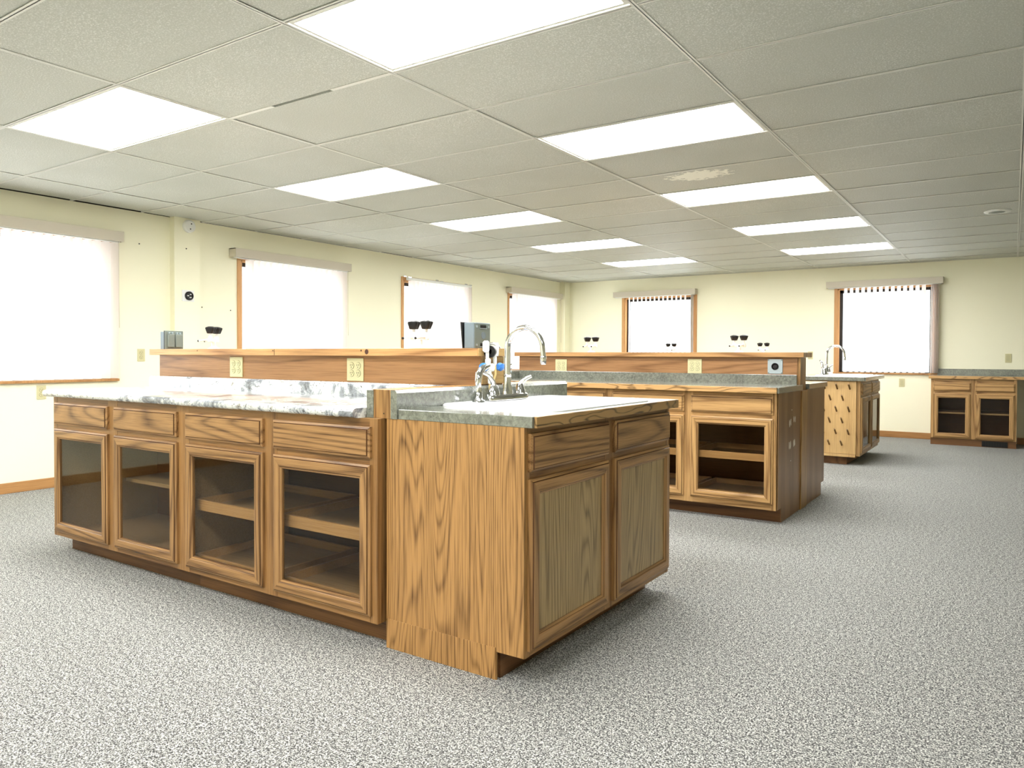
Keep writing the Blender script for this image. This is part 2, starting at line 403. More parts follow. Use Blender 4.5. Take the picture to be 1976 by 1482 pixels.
for a in left_win: window(k, 'L', *a); k += 1
for a in far_win: window(k, 'F', *a); k += 1
def blind(label, side, a0, a1, ang, valance=True, v0=None, v1=None, gather=None, start=None, zb=.905):
    """vertical slat blind: a0..a1 slat run along the wall, ang slat turn"""
    t = thing('vertical_blind', label, 'blind', (XL, 0, 0) if side == 'L' else (0, YF, 0), 0, 'vertical blinds')
    def P(u, v):  # v into the room
        return (v, u) if side == 'L' else (u, -v)
    def B(mb, u0, u1, va, vb, z0, z1, m, bev=0):
        p, q = P(u0, va), P(u1, vb); mb.box(p[0], q[0], p[1], q[1], z0, z1, m, bev)
    zt = 2.115
    h = MB(); B(h, v0 + .02, v1 - .02, .05, .085, zt - .012, zt + .022, 'plastic', .003); h.build('head_rail', t)
    if valance:
        v = MB(); B(v, v0, v1, .112, .12, zt - .005, zt + .085, 'valance', .002)
        B(v, v0, v0 + .008, .013, .112, zt - .005, zt + .085, 'valance'); B(v, v1 - .008, v1, .013, .112, zt - .005, zt + .085, 'valance')
        B(v, v0, v1, .013, .118, zt + .077, zt + .085, 'valance'); v.build('valance', t)
    else:
        for q in (v0 + .05, (v0 + v1) / 2, v1 - .05):
            c = MB(); B(c, q - .03, q + .03, .0, .09, zt + .022, zt + .03, 'chrome'); B(c, q - .03, q + .03, .0, .006, zt + .02, zt + .05, 'chrome'); c.build('mounting_bracket', t)
    s = MB(); w = .0445
    def slat(u, th, vc=.066, zz=None):
        zz = zb if zz is None else zz
        cu, cv = math.cos(th), math.sin(th); n = 4; pts = []
        for i in range(n + 1):
            f = -1 + 2 * i / n; bow = .006 * (1 - f * f)
            pts.append((u + f * w * cu - bow * cv, vc + f * w * cv + bow * cu))
        for i in range(n):
            p, q = P(*pts[i]), P(*pts[i + 1])
            s.quad([(p[0], p[1], zz), (q[0], q[1], zz), (q[0], q[1], zt - .015), (p[0], p[1], zt - .015)], 'slat')
    u = (start or a0) + .03
    while u < a1 - .02:
        slat(u, ang); u += .076
    if gather:
        g0, g1 = gather; m = 9
        for i in range(m): slat(g0 + (g1 - g0) * i / (m - 1), PI / 2 + .12 * (i - m / 2) / m, .07)
    s.build('slats', t)
    c = MB(); cu = v1 - .04 if side == 'L' else v1 - .05
    p = P(cu, .10); c.tube([(p[0], p[1], zt), (p[0], p[1], 1.6), (p[0] + .003, p[1] + .003, 1.35)], .0025, 'valance', 6)
    c.build('pull_cord', t)
    return t
SL = math.radians(60)
blind('white vertical blind at far left of the photo, beige valance, cut by the left edge', 'L', -1.75, .97, SL, True, -1.85, 1.005)
blind('white vertical blind behind the near bar, with a beige box valance over it', 'L', 2.30, 3.69, SL, True, 2.13, 3.70)
blind('white vertical blind without valance, bare head rail, behind the paired black tap knobs', 'L', 4.78, 6.08, SL, False, 4.70, 6.10)
blind('white vertical blind on the left wall nearest the far corner', 'L', 7.20, 8.52, SL, True, 7.06, 8.64)
SF = math.radians(50)
blind('white vertical blind on the back wall nearest the corner, row of black gaps on top', 'F', -3.04, -1.93, SF, True, -3.29, -1.84, gather=(-1.915, -1.900))
blind('white vertical blind on the back wall beside the wall counter', 'F', .36, 1.46, SF, True, .13, 1.61, gather=(1.47, 1.56))
# ------------------------------------------------------------------ cabinets
def ring(x0, x1, z0, z1, o, y): return [(x0 + o, y, z0 + o), (x1 - o, y, z0 + o), (x1 - o, y, z1 - o), (x0 + o, y, z1 - o)]
def frame_loops(mb, x0, x1, z0, z1, prof, mats, cap=False):
    """mitred frame: prof list of (inset, y); horizontals get mats[0], verticals mats[1]"""
    R = [ring(x0, x1, z0, z1, q[0], q[1]) for q in prof]; V = [[mb.bm.verts.new(p) for p in r] for r in R]
    mh, mv, mg = mb.mi(mats[0]), mb.mi(mats[1]), mb.mi('groove')
    for a in range(len(V) - 1):
        for k in range(4):
            f = mb.bm.faces.new((V[a][k], V[a][(k + 1) % 4], V[a + 1][(k + 1) % 4], V[a + 1][k])); f.material_index = mg if len(prof[a]) > 2 else (mh if k % 2 == 0 else mv)
    if cap: mb.bm.faces.new(V[-1]).material_index = mh
    mb.bm.faces.new(V[0][::-1]).material_index = mv
PF = 'door'
def drawer_front(parent, x0, x1, z0, z1, P='door'):
    mb = MB(); frame_loops(mb, x0, x1, z0, z1, [(0, 0), (0, -.012), (.009, -.0165, 1), (.0105, -.0155, 1), (.012, -.020), (.018, -.0205), (.020, -.0205)], (P + '_x', P + '_x'), True)
    return mb.build('drawer_front', parent)
def door(parent, x0, x1, z0, z1, kind, P='door'):
    mb = MB(); w = .057
    frame_loops(mb, x0, x1, z0, z1, [(0, 0), (0, -.012), (.008, -.0165, 1), (.0095, -.0155, 1), (.011, -.0195), (.014, -.0205), (w - .013, -.0205), (w - .010, -.0175, 1), (w - .0085, -.0165), (w - .003, -.014), (w - .001, -.010, 1), (w, -.008), (w, 0)], (P + '_x', P + '_z'))
    # remove the solid back of the frame
    mb.bm.faces.ensure_lookup_table(); mb.bm.faces.remove(mb.bm.faces[-1])
    d = mb.build('door', parent)
    p = MB()
    if kind == 'glass':
        p.box(x0 + w - .004, x1 - w + .004, -.007, -.004, z0 + w - .004, z1 - w + .004, 'glass'); p.build('glass_pane', d)
    else:
        p.box(x0 + w - .004, x1 - w + .004, -.009, -.003, z0 + w - .004, z1 - w + .004, 'insetz'); p.build('inset_panel', d)
    return d
def pull_tray(parent, x0, x1, z, depth, zh=.05):
    mb = MB(); t = .014
    mb.box(x0, x1, .03, .03 + t, z, z + zh, 'tray', .002); mb.box(x0, x1, depth - t, depth, z, z + zh, 'tray')
    mb.box(x0, x0 + t, .03 + t, depth - t, z, z + zh, 'tray'); mb.box(x1 - t, x1, .03 + t, depth - t, z, z + zh, 'tray')
    mb.box(x0 + t, x1 - t, .03 + t, depth - t, z + .006, z + .012, 'inside'); return mb.build('pull_out_tray', parent)
def cabinet(label, loc, rz, w, depth, bays, kind='glass', P='door', kick_in=.105, kz=.095, top=.876, side='frame_z', dz=(.122, .70, .725, .845),
            group=None, shelves=(), trays=(), kick=None, kick_ends=(0, 0), name='base_cabinet', back=True, vent=None, kickm='kick_x', fz=None):
    """local: x along the face 0..w, face frame front at y=0, body behind it; bays: list of (x0,x1) door spans"""
    t = thing(name, label, 'cabinet', loc, rz, group)
    c = MB(); s = .016
    c.box(.003, s, .019, depth, kz, top, 'inside'); c.box(w - s, w - .003, .019, depth, kz, top, 'inside')
    c.box(s, w - s, .019, depth - .006, kz, kz + s, 'inside'); c.box(s, w - s, depth - .006, depth, kz, top, 'insided')
    c.box(s, w - s, depth - .09, depth - .006, top - s, top, 'inside'); c.box(s, w - s, .019, .10, top - s, top, 'inside')
    for k in range(len(bays) - 1):
        if k % 2 == 1 or len(bays) > 2 and k == 1:
            xm = (bays[k][1] + bays[k + 1][0]) / 2; c.box(xm - .008, xm + .008, .019, depth - .006, kz + s, top - s, 'inside')
    c.build('carcass', t)
    for ea in (0, w - .003):   # outside skins of the two ends
        e = MB(); e.box(ea, ea + .003, .019, depth, kz, top, side); e.build('side_panel', t)
    f = MB(); d0, d1, w0, w1 = dz
    f.box(.001, w - .001, 0, .0185, top - .05, top - .0005, P.replace('door', 'frame') + '_x'); f.box(.001, w - .001, 0, .0185, d1 - .012, w0 + .012, P.replace('door', 'frame') + '_x')
    f.box(.001, w - .001, 0, .0185, kz + .0005, d0 + .012, P.replace('door', 'frame') + '_x')
    xs = [0] + [v for p in bays for v in p] + [w]
    for k in range(0, len(xs), 2):
        a = xs[k] - (.012 if k else 0); q = xs[k + 1] + (.012 if k + 1 < len(xs) - 1 else 0)
        f.box(a, q, -.0006, .0185, kz, top, P.replace('door', 'frame') + '_z')
    f.build('face_frame', t)
    for n, (a, q) in enumerate(bays):
        drawer_front(t, a, q, w0, w1, P)
        door(t, a, q, d0, d1, kind if isinstance(kind, str) else kind[n], P)
    for (a, q, z) in shelves:
        m = MB(); m.box(a, q, .05, depth - .01, z, z + .018, 'inside'); m.build('shelf', t)
    for (a, q, z) in trays: pull_tray(t, a, q, z, depth - .06)
    m = MB(); k0, k1 = kick_ends
    m.box(k0, w - k1, kick_in, kick_in + .016, 0, kz, kickm); m.box(k0, k0 + .016, kick_in + .016, depth, 0, kz, kickm); m.box(w - k1 - .016, w - k1, kick_in + .016, depth, 0, kz, kickm)
    m.build('toe_kick', t)
    return t
CAB = 'base cabinets of the near island'
# --- near island, front side (face y=-.50)
Y1 = -.50
cabinet('oak base cabinet with two glass doors at the left end of the near island', (-2.122, Y1, 0), 0, 1.260, .60, [(.032, .597), (.663, 1.222)], 'glass',
        kick_in=.085, kick_ends=(.02, 0), shelves=[(.66, 1.24, .455)], trays=[])
cabinet('oak base cabinet with two glass doors and pull-out trays, next to the near sink cabinet', (-.862, Y1, 0), 0, 1.266, .60, [(.035, .600), (.670, 1.237)], 'glass',
        kick_in=.085, kick_ends=(0, -.01), trays=[(.04, .60, .385), (.04, .60, .125), (.665, 1.225, .39), (.665, 1.225, .125)])
# back side of the near island
cabinet('plain oak base cabinet on the hidden back side of the near island', (.404, .89, 0), PI, 2.526, .60, [(.04, .6), (.66, 1.23), (1.3, 1.86), (1.92, 2.49)], 'panel', kick_in=.085)
# --- near sink wing: face towards +x at x=1.045
def sink_wing(label, fx, y0, y1, xb, rz, kind='panel', side='panel_z', notch=True, dz=(.117, .70, .725, .855)):
    w = y1 - y0; t = cabinet(label, (fx, y0, 0), rz, w, abs(fx - xb), [(.012, w / 2 - .028), (w / 2 + .026, w - .02)], kind, kick_in=.11, side=side, dz=dz, kick_ends=(.012, .012))
    t.name = 'sink_cabinet'
    return t
wing = sink_wing('oak sink cabinet with two solid doors at the right end of the near island', 1.045, -.455, .775, .416, PI / 2)
# full height oak end panel with a toe notch, facing the camera (local: x along, y depth)
m = MB(); m.prism([(.016, .876), (-.003, .876), (-.003, 0), (.016, 0)], 'z', 0, 0.0001, 'panel_z') if False else None
def end_panel(parent, pts_local, x0, x1, mat, axis='x', name='end_panel'):
    m = MB(); m.prism(pts_local, axis, x0, x1, mat); return m.build(name, parent)
# wing local frame: local x = world y, local y = -(world x) + 1.045
end_panel(wing, [(0, .876), (.629, .876), (.629, 0), (.112, 0), (.112, .098), (0, .098)], -.010, -.002, 'panel_z')
m = MB(); m.box(-.0125, -.010, .115, .627, .001, .112, 'panel_z'); m.build('skirting_strip', wing)
# --- counters
def slab(mb, x0, x1, y0, y1, z0, z1, m, mf=None, front=None): mb.box(x0, x1, y0, y1, z0, z1, m)
def granite_counter():
    t = thing('countertop', 'grey and white granite-look countertop with rounded front edge on the near island', 'countertop')
    b = MB(); x0, x1 = -2.165, .312
    prof = [(-.535, .882), (-.539, .888), (-.541, .896), (-.539, .905), (-.534, .911), (-.526, .914)]
    prof = [(-.51, .876), (-.528, .878)] + prof + [(.082, .914), (.082, .876)]
    b.prism(prof, 'x', x0, x1, 'granite'); b.build('slab', t, True)
    b = MB(); b.prism([(.079, .9142), (.079, .965), (.083, .976), (.090, .982), (.108, .982), (.108, .9142)], 'x', x0, .312, 'granite'); b.build('backsplash', t, True)
granite_counter()
def bar(label_name, lab, x0, x1, y0, y1, xs0, xs1, ys0, ys1, endmat='shelfend', z0=0, post=False):
    t = thing('bar_wall', lab, 'bar')
    b = MB(); b.box(x0, x1, y0, y1, 0, 1.114, 'bar'); b.build('panelled_wall', t)
    b = MB(); b.box(xs0, xs1, ys0, ys1, 1.114, 1.150, 'shelf', .002)
    sh = b.build('top_shelf', t); return t, sh
bar1, sh1 = bar('near', 'long wooden bar wall with a board shelf on top, along the middle of the near island', -2.10, .43, .11, .28, -2.13, .452, .06, .31)
m = MB(); m.box(.4522, .456, .062, .308, 1.116, 1.149, 'shelfend'); m.build('end_board', bar1)
m = MB(); m.box(.4302, .438, .112, .278, .99, 1.113, 'shelfend'); m.build('end_post', bar1)
for kx, kr in ((-.225, .013), (-1.62, .004), (-.93, .004), (-.262, .005)):
    m = MB(); m.lathe([(kr, -.0006), (kr * .9, -.0012)], (kx, .06, 1.134 if kr > .01 else 1.14), (0, 1, 0), 'knot', 12); m.build('knot', sh1)
m = MB(); m.box(.385, .421, .1065, .1095, .99, 1.11, 'frame_z') if False else m.box(-.92, -.918, .0590, .0600, 1.115, 1.149, 'knot'); m.build('board_joint', sh1)
# counter behind the bar (near island, other side)
t = thing('countertop', 'countertop strip on the far side of the near bar wall', 'countertop')
b = MB(); b.box(-2.165, .312, .3, .93, .876, .914, 'granite', .004); b.build('slab', t)
# wing counter, sink and low back wall
def lam_counter(lab, x0, x1, y0, y1, edges, cut=None, z0=.876, z1=.914, lam='lam'):
    """edges: dict of side -> material name for an edge strip"""
    t = thing('countertop', lab, 'countertop')
    b = MB()
    if cut:
        cx0, cx1, cy0, cy1 = cut
        b.box(x0, cx0, y0, y1, z0, z1, lam); b.box(cx1, x1, y0, y1, z0, z1, lam); b.box(cx0, cx1, y0, cy0, z0, z1, lam); b.box(cx0, cx1, cy1, y1, z0, z1, lam)
    else: b.box(x0, x1, y0, y1, z0, z1, lam)
    b.build('slab', t); e = .012
    for s, m in edges.items():
        q = MB()
        if s == 'E': q.box(x1, x1 + e, y0, y1, z0, z1, m, .002)
        if s == 'W': q.box(x0 - e, x0, y0, y1, z0, z1, m, .002)
        if s == 'S': q.box(x0, x1, y0 - e, y0, z0, z1, m, .002)
        if s == 'N': q.box(x0, x1, y1, y1 + e, z0, z1, m, .002)
        q.build('edge_trim', t)
    return t
SX0, SX1, SY0, SY1 = .475, 1.035, -.235, .60
lam_counter('grey laminate countertop with oak front edge on the near sink cabinet', .474, 1.075, -.452, .795, {'E': 'edge_y', 'S': 'lam'}, (SX0 + .03, SX1 - .03, SY0 + .03, SY1 - .03))
def sink(lab, x0, x1, y0, y1, z=.914):
    t = thing('sink', lab, 'sink', ((x0 + x1) / 2, (y0 + y1) / 2, z)); hx, hy = (x1 - x0) / 2, (y1 - y0) / 2
    def rr(a, c, r, zz, ox=0, n=5):
        P = []
        for sx, sy, st in ((1, 1, 0), (-1, 1, 1), (-1, -1, 2), (1, -1, 3)):
            for k in range(n + 1):
                g = (st + k / n) * PI / 2; P.append((ox + sx * (a - r) + r * math.cos(g), sy * (c - r) + r * math.sin(g), zz))
        return P
    b = MB()
    b.loops([rr(hx, hy, .05, 0), rr(hx, hy, .05, .004), rr(hx - .006, hy - .006, .046, .010), rr(hx - .035, hy - .035, .04, .008)], 'white')
    o = .045
    b.loops([rr(hx - .035, hy - .035, .04, .008), rr(hx - .085, hy - .06, .05, .006, o), rr(hx - .092, hy - .068, .05, -.02, o), rr(hx - .10, hy - .085, .05, -.17, o)], 'white', cap1=True)
    b.build('basin', t, True)
    d = MB(); d.lathe([(.04, -.168), (.042, -.164), (.02, -.166)], (o, 0, 0), m='chrome', seg=24); d.build('drain', t, True)
    return t
sink('white enamel drop-in sink in the near sink counter', SX0, SX1, SY0, SY1)
def pony(lab, xa, xb, xc, xd, y0, y1, faceout='lam'):
    """low divider: grey board | pine core | grey board"""
    t = thing('counter_divider', lab, 'divider')
    b = MB(); b.box(xa, xb, y0, y1, .8765, .985, faceout, .002); b.build('grey_board', t)
    b = MB(); b.box(xb + .001, xc - .001, y0 + .002, y1 + .002, .8765, .986, 'block', .001); b.build('wood_core', t)
    b = MB(); b.prism([(xc, .8765), (xd, .8765), (xd, .974), (xd - .010, .986), (xc, .986)], 'y', y0, y1, faceout); b.build('backsplash', t)
    return t
pn = pony('low divider of grey boards and a pine block behind the near sink', .314, .350, .441, .473, -.470, .80)
m = MB(); m.lathe([(.003, -.001), (.0025, -.0015)], (.405, -.468, .895), (0, 1, 0), 'dark', 8); m.build('screw_hole', pn)
# --- faucets
def arc(c, r, a0, a1, n, ux, uz=(0, 0, 1)):
    ux, uz, c = Vector(ux), Vector(uz), Vector(c)
    return [c + ux * (r * math.cos(a0 + (a1 - a0) * k / n)) + uz * (r * math.sin(a0 + (a1 - a0) * k / n)) for k in range(n + 1)]
def make_faucet(lab, loc, rz):
    """local: plate along y, spout towards +x"""
    t = thing('faucet', lab, 'faucet', loc, rz, 'gooseneck faucets')
    b = MB()
    R = []
    for zz, o in ((0, 0), (.018, 0), (.026, .006)):
        P = []
        for sy, st in ((1, 0), (-1, 1)):
            for k in range(9):
                g = (st + k / 8) * PI; P.append(((.030 - o) * math.cos(g), sy * 0 + (.115 if st == 0 else -.115) + (.030 - o) * math.sin(g), zz))
        R.append(P)
    b.loops(R, 'chrome', cap0=True, cap1=True); b.build('base_plate', t, True)
    b = MB(); b.lathe([(.026, .024), (.024, .04), (.017, .075), (.016, .10), (.019, .104), (.019, .112), (.012, .114)], m='chrome', seg=20)
    H = .235; rr = .092
    path = [(0, 0, .10), (0, 0, .16), (0, 0, H - .02)] + arc((rr, 0, H - .01), rr, PI, PI * .02, 18, (1, 0, 0)) + [(2 * rr + .004, 0, H - .045)]
    b.tube(path, lambda u: .0145 - .003 * u, 'chrome', 14)
    p = Vector(path[-1]); b.lathe([(.012, .004), (.0135, 0), (.0135, -.03), (.011, -.034)], p, m='chrome', seg=16); b.build('spout', t, True)
    for s in (-1, 1):
        h = MB(); h.lathe([(.027, .024), (.025, .035), (.018, .062), (.014, .068)], (0, s * .10, 0), m='chrome', seg=18)
        h.tube([(0, s * .10, .062), (.008, s * .108, .075), (.02, s * .122, .090), (.035, s * .140, .100)] if s > 0 else
               [(0, s * .10, .060), (.0, s * .112, .085), (-.005, s * .135, .110), (-.012, s * .170, .122)], lambda u: .012 - .005 * u, 'chrome', 10)
        h.build('lever_handle', t, True)
    return t
F1 = make_faucet('chrome gooseneck faucet on the near sink', (.53, .175, .9235), 0)
dup(F1, (.66, 6.25, .9235), 0, 'chrome gooseneck faucet on the far island with the peg board')
dup(F1, (-1.62, 3.15, .915), PI, 'chrome gooseneck faucet at the left end of the middle island')
t = thing('side_sprayer', 'chrome side sprayer with pull hose beside the near faucet', 'sprayer', (.53, -.035, .9235))
b = MB(); b.lathe([(.028, 0), (.026, .006), (.018, .012), (.015, .016), (.013, .06)], m='chrome', seg=18); b.build('base', t, True)
b = MB(); b.tube([(0, 0, .05), (.0, -.004, .075), (0, -.002, .10), (-.002, .012, .128), (-.004, .04, .142), (-.006, .075, .150)], lambda u: .011 + .004 * math.sin(u * 3), 'chrome', 12)
b.tube([(0, -.012, .07), (.0, -.02, .085), (.0, -.014, .125)], .004, 'chrome', 8); b.build('spray_head', t, True)
dup(t, (.66, 6.02, .9235), .4, 'chrome side sprayer on the far island beside the peg board')
# purified-water valve cluster clipped on the end of the near bar
t = thing('water_valve_cluster', 'white tube fittings with blue valves and black clip on the near bar end', 'valves', (.480, .128, .945))
b = MB(); b.lathe([(.027, -.014), (.027, .014), (.012, .016), (.012, -.016)], (-.005, -.006, .190), (.35, -1, 0), 'dark', 20); b.build('black_clip', t, True)
def beads(mb, pts, m='plastic'):
    for (x, y, z, r, h) in pts: mb.lathe([(r * .5, -h), (r, -h * .7), (r, h * .7), (r * .5, h)], (x, y, z), m=m, seg=14)
b = MB(); beads(b, [(.0, -.045, .212, .015, .026), (.0, -.035, .175, .008, .02), (.0, -.030, .140, .013, .022), (.0, -.022, .108, .011, .02), (.0, -.012, .07, .011, .024)])
b.lathe([(.018, -.018), (.018, .018)], (0, -.02, .120), (.4, 1, 0), 'plastic', 16); b.build('left_fittings', t, True)
b = MB(); beads(b, [(.004, .012, .190, .014, .024), (.004, .016, .150, .009, .022), (.004, .035, .20, .007, .03)]); b.build('right_fittings', t, True)
for yy, rr_ in ((-.058, .5), (.062, -.3)):
    b = MB(); b.lathe([(.015, -.018), (.018, -.008), (.018, .008), (.011, .022)], (0, yy, .122), (.2, -1 if yy > 0 else 1, 0), 'blue', 14, 6, .08); b.build('blue_valve', t, True)
b = MB(); b.tube([(.004, .018, .14), (.004, .022, .09), (.0, .008, .055), (.004, -.002, .03), (.006, .006, .005), (.006, .010, -.018)], .0045, 'hose', 8)
b.tube([(0, -.012, .06), (0, -.018, .035), (.006, -.022, .01), (.008, -.024, -.018)], .0045, 'hose', 8); b.build('yellowed_tube', t, True)
b = MB(); b.tube([(0, .07, .122), (.01, .10, .108), (.01, .13, .100)], .006, 'steel', 8); b.build('outlet_spigot', t, True)
# --- gas taps (turrets)
def make_turret():
    t = thing('gas_tap', '', 'gas tap')
    b = MB(); b.lathe([(.034, 0), (.034, .004), (.022, .010), (.015, .018), (.014, .045)], m='plastic', seg=20)
    b.box(-.055, .055, -.011, .011, .042, .064, 'plastic', .004)
    b.build('body', t, True)
    for s in (-1, 1):
        v = MB(); v.lathe([(.013, .05), (.013, .074), (.008, .078), (.008, .094)], (s * .040, 0, 0), m='plastic', seg=14); v.build('valve_stem', t, True)
        k = MB(); k.lathe([(.018, .094), (.021, .096), (.031, .124), (.030, .130), (.012, .137)], (s * .040, 0, 0), m='dark', seg=40, lobes=5, la=.10); k.build('knob', t, True)
        n = MB(); prof = []
        for q in range(7): prof += [(.0075 - .0004 * q, q * .008), (.0055 - .0003 * q, q * .008 + .006)]
        n.lathe([(.012, -.012)] + prof, (s * .040, -.018, .056), (0, -1, -.12), 'plastic', 12); n.lathe([(.006, .056), (.006, .060)], (s * .040, -.018, .056), (0, -1, -.12), 'dark', 10); n.build('hose_nozzle', t, True)
    return t
G0 = make_turret(); G0.location = (-1.655, .19, 1.150); G0.rotation_euler = (0, 0, math.radians(-59)); G0['group'] = 'gas taps'
G0['label'] = 'white gas tap with black knobs beside the small grey switch box'
dup(G0, (.002, .19, 1.150), 0, 'white gas tap with black knobs left of the larger grey box on the near bar')
dup(G0, (-.69, 3.22, 1.150), 0, 'white gas tap with black knobs at the left end of the middle bar')
dup(G0, (.615, 3.22, 1.150), math.radians(-10), 'white gas tap with black knobs near the right end of the middle bar')
dup(G0, (-1.21, 6.3, 1.146), 0, 'small-looking gas tap on the farthest bar, in front of the back window')
dup(G0, (-.055, 6.3, 1.146), 0, 'small-looking gas tap on the farthest bar, right of the bigger tap')
# --- grey electrical boxes on the shelf
t = thing('switch_box', 'small grey metal box with flip covers at the left end of the near bar', 'electrical box', (-2.10, .14, 1.150))
b = MB(); b.box(-.045, .0, 0, .115, 0, .112, 'grey', .003); b.build('housing', t)
b = MB(); b.box(.0, .008, -.004, .121, .0, .118, 'dark', .001); b.build('gasket', t)
b = MB(); b.box(.008, .014, -.003, .120, .001, .117, 'greyd', .002); b.build('cover_plate', t)
for yy in (.012, .064):
    b = MB(); b.box(.014, .026, yy, yy + .044, .012, .096, 'greyd', .004); b.build('flip_cover', t)
    b = MB(); b.box(.014, .024, yy + .006, yy + .016, .097, .108, 'steel', .002); b.box(.014, .024, yy + .026, yy + .036, .097, .108, 'steel', .002); b.build('hinge', t)
t = thing('junction_box', 'larger grey metal box standing at the right end of the near bar', 'electrical box', (.30, .15, 1.150))
b = MB(); b.box(.006, .062, 0, .125, 0, .118, 'grey', .003); b.build('housing', t)
b = MB(); b.prism([(-.014, .122), (-.004, .120), (.004, .0), (-.002, 0)], 'y', -.004, .13, 'dark'); b.build('cover_plate', t)
b = MB(); b.box(.062, .064, .004, .121, .004, .114, 'greyd'); b.build('back_plate', t)
for zz in (.010, .094):
    b = MB(); b.box(.064, .0648, .045, .090, zz, zz + .014, 'dark'); b.box(.0645, .066, .04, .095, zz - .004, zz, 'steel'); b.build('clamp_slot', t)
    for yy in (.018, .108):
        b = MB(); b.lathe([(.006, 0), (.006, .002), (.003, .0025)], (.064, yy, zz + .006), (1, 0, 0), 'steel', 10); b.build('screw', t)
b = MB(); b.lathe([(.017, 0), (.017, .001), (.014, .0012), (.014, .0005), (.004, .0005)], (.064, .07, .06), (1, 0, 0), 'grey', 24); b.build('knockout', t)
# --- outlets
def make_outlet(n2):
    """plate on the xz plane facing -y; n2 = columns"""
    t = thing('wall_outlet', '', 'outlet'); w = .070 if n2 == 1 else .116; h = .115
    b = MB(); b.box(-w / 2, w / 2, -.006, 0, -h / 2, h / 2, 'cream', .0025); b.build('cover_plate', t)
    for cx in ([0] if n2 == 1 else [-.023, .023]):
        for cz in (-.0195, .0195):
            r = MB(); r.lathe([(.0165, 0), (.0165, .002), (.0158, .0025)], (cx, -.006, cz), (0, -1, 0), 'cream', 20)
            r.box(cx - .0075, cx - .0050, -.0092, -.0084, cz - .001, cz + .007, 'dark'); r.box(cx + .0050, cx + .0075, -.0092, -.0084, cz - .001, cz + .008, 'dark')
            r.lathe([(.0026, 0), (.0026, .0006)], (cx, -.0085, cz - .0075), (0, -1, 0), 'dark', 8)
            r.lathe([(.0178, 0), (.0178, .0006)], (cx, -.006, cz), (0, -1, 0), 'creamd', 20); r.build('receptacle', t)
    return t
Q0 = make_outlet(2); Q0.location = (-1.315, .11, 1.047); Q0['label'] = 'cream four-socket outlet at left on the near bar wall'; Q0['group'] = 'four-socket outlets'
dup(Q0, (-.352, .11, 1.045), 0, 'cream four-socket outlet nearer the sink on the near bar wall')
dup(Q0, (-.925, 3.10, 1.030), 0, 'cream four-socket outlet at left on the middle bar wall')
dup(Q0, (.302, 3.10, 1.040), 0, 'cream four-socket outlet in the middle of the middle bar wall')
D0 = make_outlet(1); D0.location = (XL, 1.216, 1.11); D0.rotation_euler = (0, 0, PI / 2); D0['label'] = 'cream outlet on the left wall above the near counter, right of the blind'; D0['group'] = 'two-socket outlets'
dup(D0, (XL, .378, .80), PI / 2, 'cream outlet low on the left wall under the window sill')
dup(D0, (2.352, YF, 1.11), 0, 'cream outlet on the back wall above the wall counter')
dup(D0, (1.117, YF, .765), 0, 'cream outlet on the back wall under the right window')
dup(D0, (-.10, YF, 1.14), 0, 'cream outlet on the back wall behind the far faucet')
t = thing('smoke_detector', 'round white smoke detector high on the wall pilaster', 'smoke detector', (XL + .075, 1.64, 2.345))
b = MB(); b.lathe([(.060, 0), (.062, .006), (.060, .028), (.050, .038), (.012, .040)], d=(1, 0, 0), m='plastic', seg=32); b.build('housing', t, True)
b = MB(); b.lathe([(.006, .039), (.006, .042)], (0, .01, .022), (1, 0, 0), 'dark', 10); b.lathe([(.006, .039), (.006, .042)], (0, .0, -.028), (1, 0, 0), 'dark', 10); b.build('sensor_hole', t)
t = thing('round_socket', 'black round twist-lock socket on a white plate on the wall pilaster', 'socket', (XL + .075, 1.635, 1.68))
b = MB(); b.box(0, .006, -.062, .062, -.055, .055, 'plastic', .002); b.build('cover_plate', t)
b = MB(); b.lathe([(.042, .006), (.042, .020), (.036, .026), (.030, .026), (.028, .018), (.010, .018)], (0, .006, 0), (1, 0, 0), 'dark', 28)
b.box(.018, .027, -.022, -.004, -.004, .004, 'plastic'); b.box(.018, .027, .006, .020, .010, .018, 'plastic'); b.box(.018, .027, .004, .022, -.02, -.012, 'plastic'); b.build('socket_face', t, True)
for (y, z, x) in ((1.205, 2.13, XL), (1.62, 2.13, XL + .075), (1.83, 1.585, XL), (2.15, 1.57, XL)):
    m = MB(); m.lathe([(.006, 0), (.006, .003), (.003, .004)], (x, y, z), (1, 0, 0), 'dark', 10); m.build('screw_hole', wl)
# ------------------------------------------------------------------ middle island
Y2 = 2.465
ic = dict(P='light', side='side2', dz=(.135, .705, .73, .848), kick_in=.11)
c2 = cabinet('oak base cabinet with two glass doors at the right end of the middle island', (-.127, Y2, 0), 0, 1.232, .615, [(.03, .592), (.644, 1.212)], 'glass',
        trays=[(.03, .60, .41), (.63, 1.21, .41), (.03, .60, .14), (.63, 1.21, .14)], kick_ends=(0, -.004), **ic)
end_panel(c2, [(.02, .876), (.62, .876), (.62, 0), (.106, 0), (.106, .098), (.02, .098)], 1.2355, 1.240, 'side2')
for (u, z, w, h) in ((.27, .745, .012, .004), (.215, .655, .012, .040), (.245, .66, .006, .034), (.33, .672, .008, .034), (.37, .672, .007, .030), (.205, .50, .008, .045), (.24, .50, .008, .045),
                     (.33, .50, .008, .04), (.355, .508, .016, .034), (.25, .39, .006, .006)):
    rg = random.Random(int(u * 1000)); n = 9; pts = []
    for k in range(n):
        a = 2 * PI * k / n; pts.append((u + .1 + (w + .006) * math.cos(a) * rg.uniform(.6, 1.2) * .8, z + h * math.sin(a) * rg.uniform(.6, 1.1) * .8))
    m = MB(); m.prism(pts, 'x', 1.240, 1.2405, 'chip'); m.build('peeled_patch', c2)
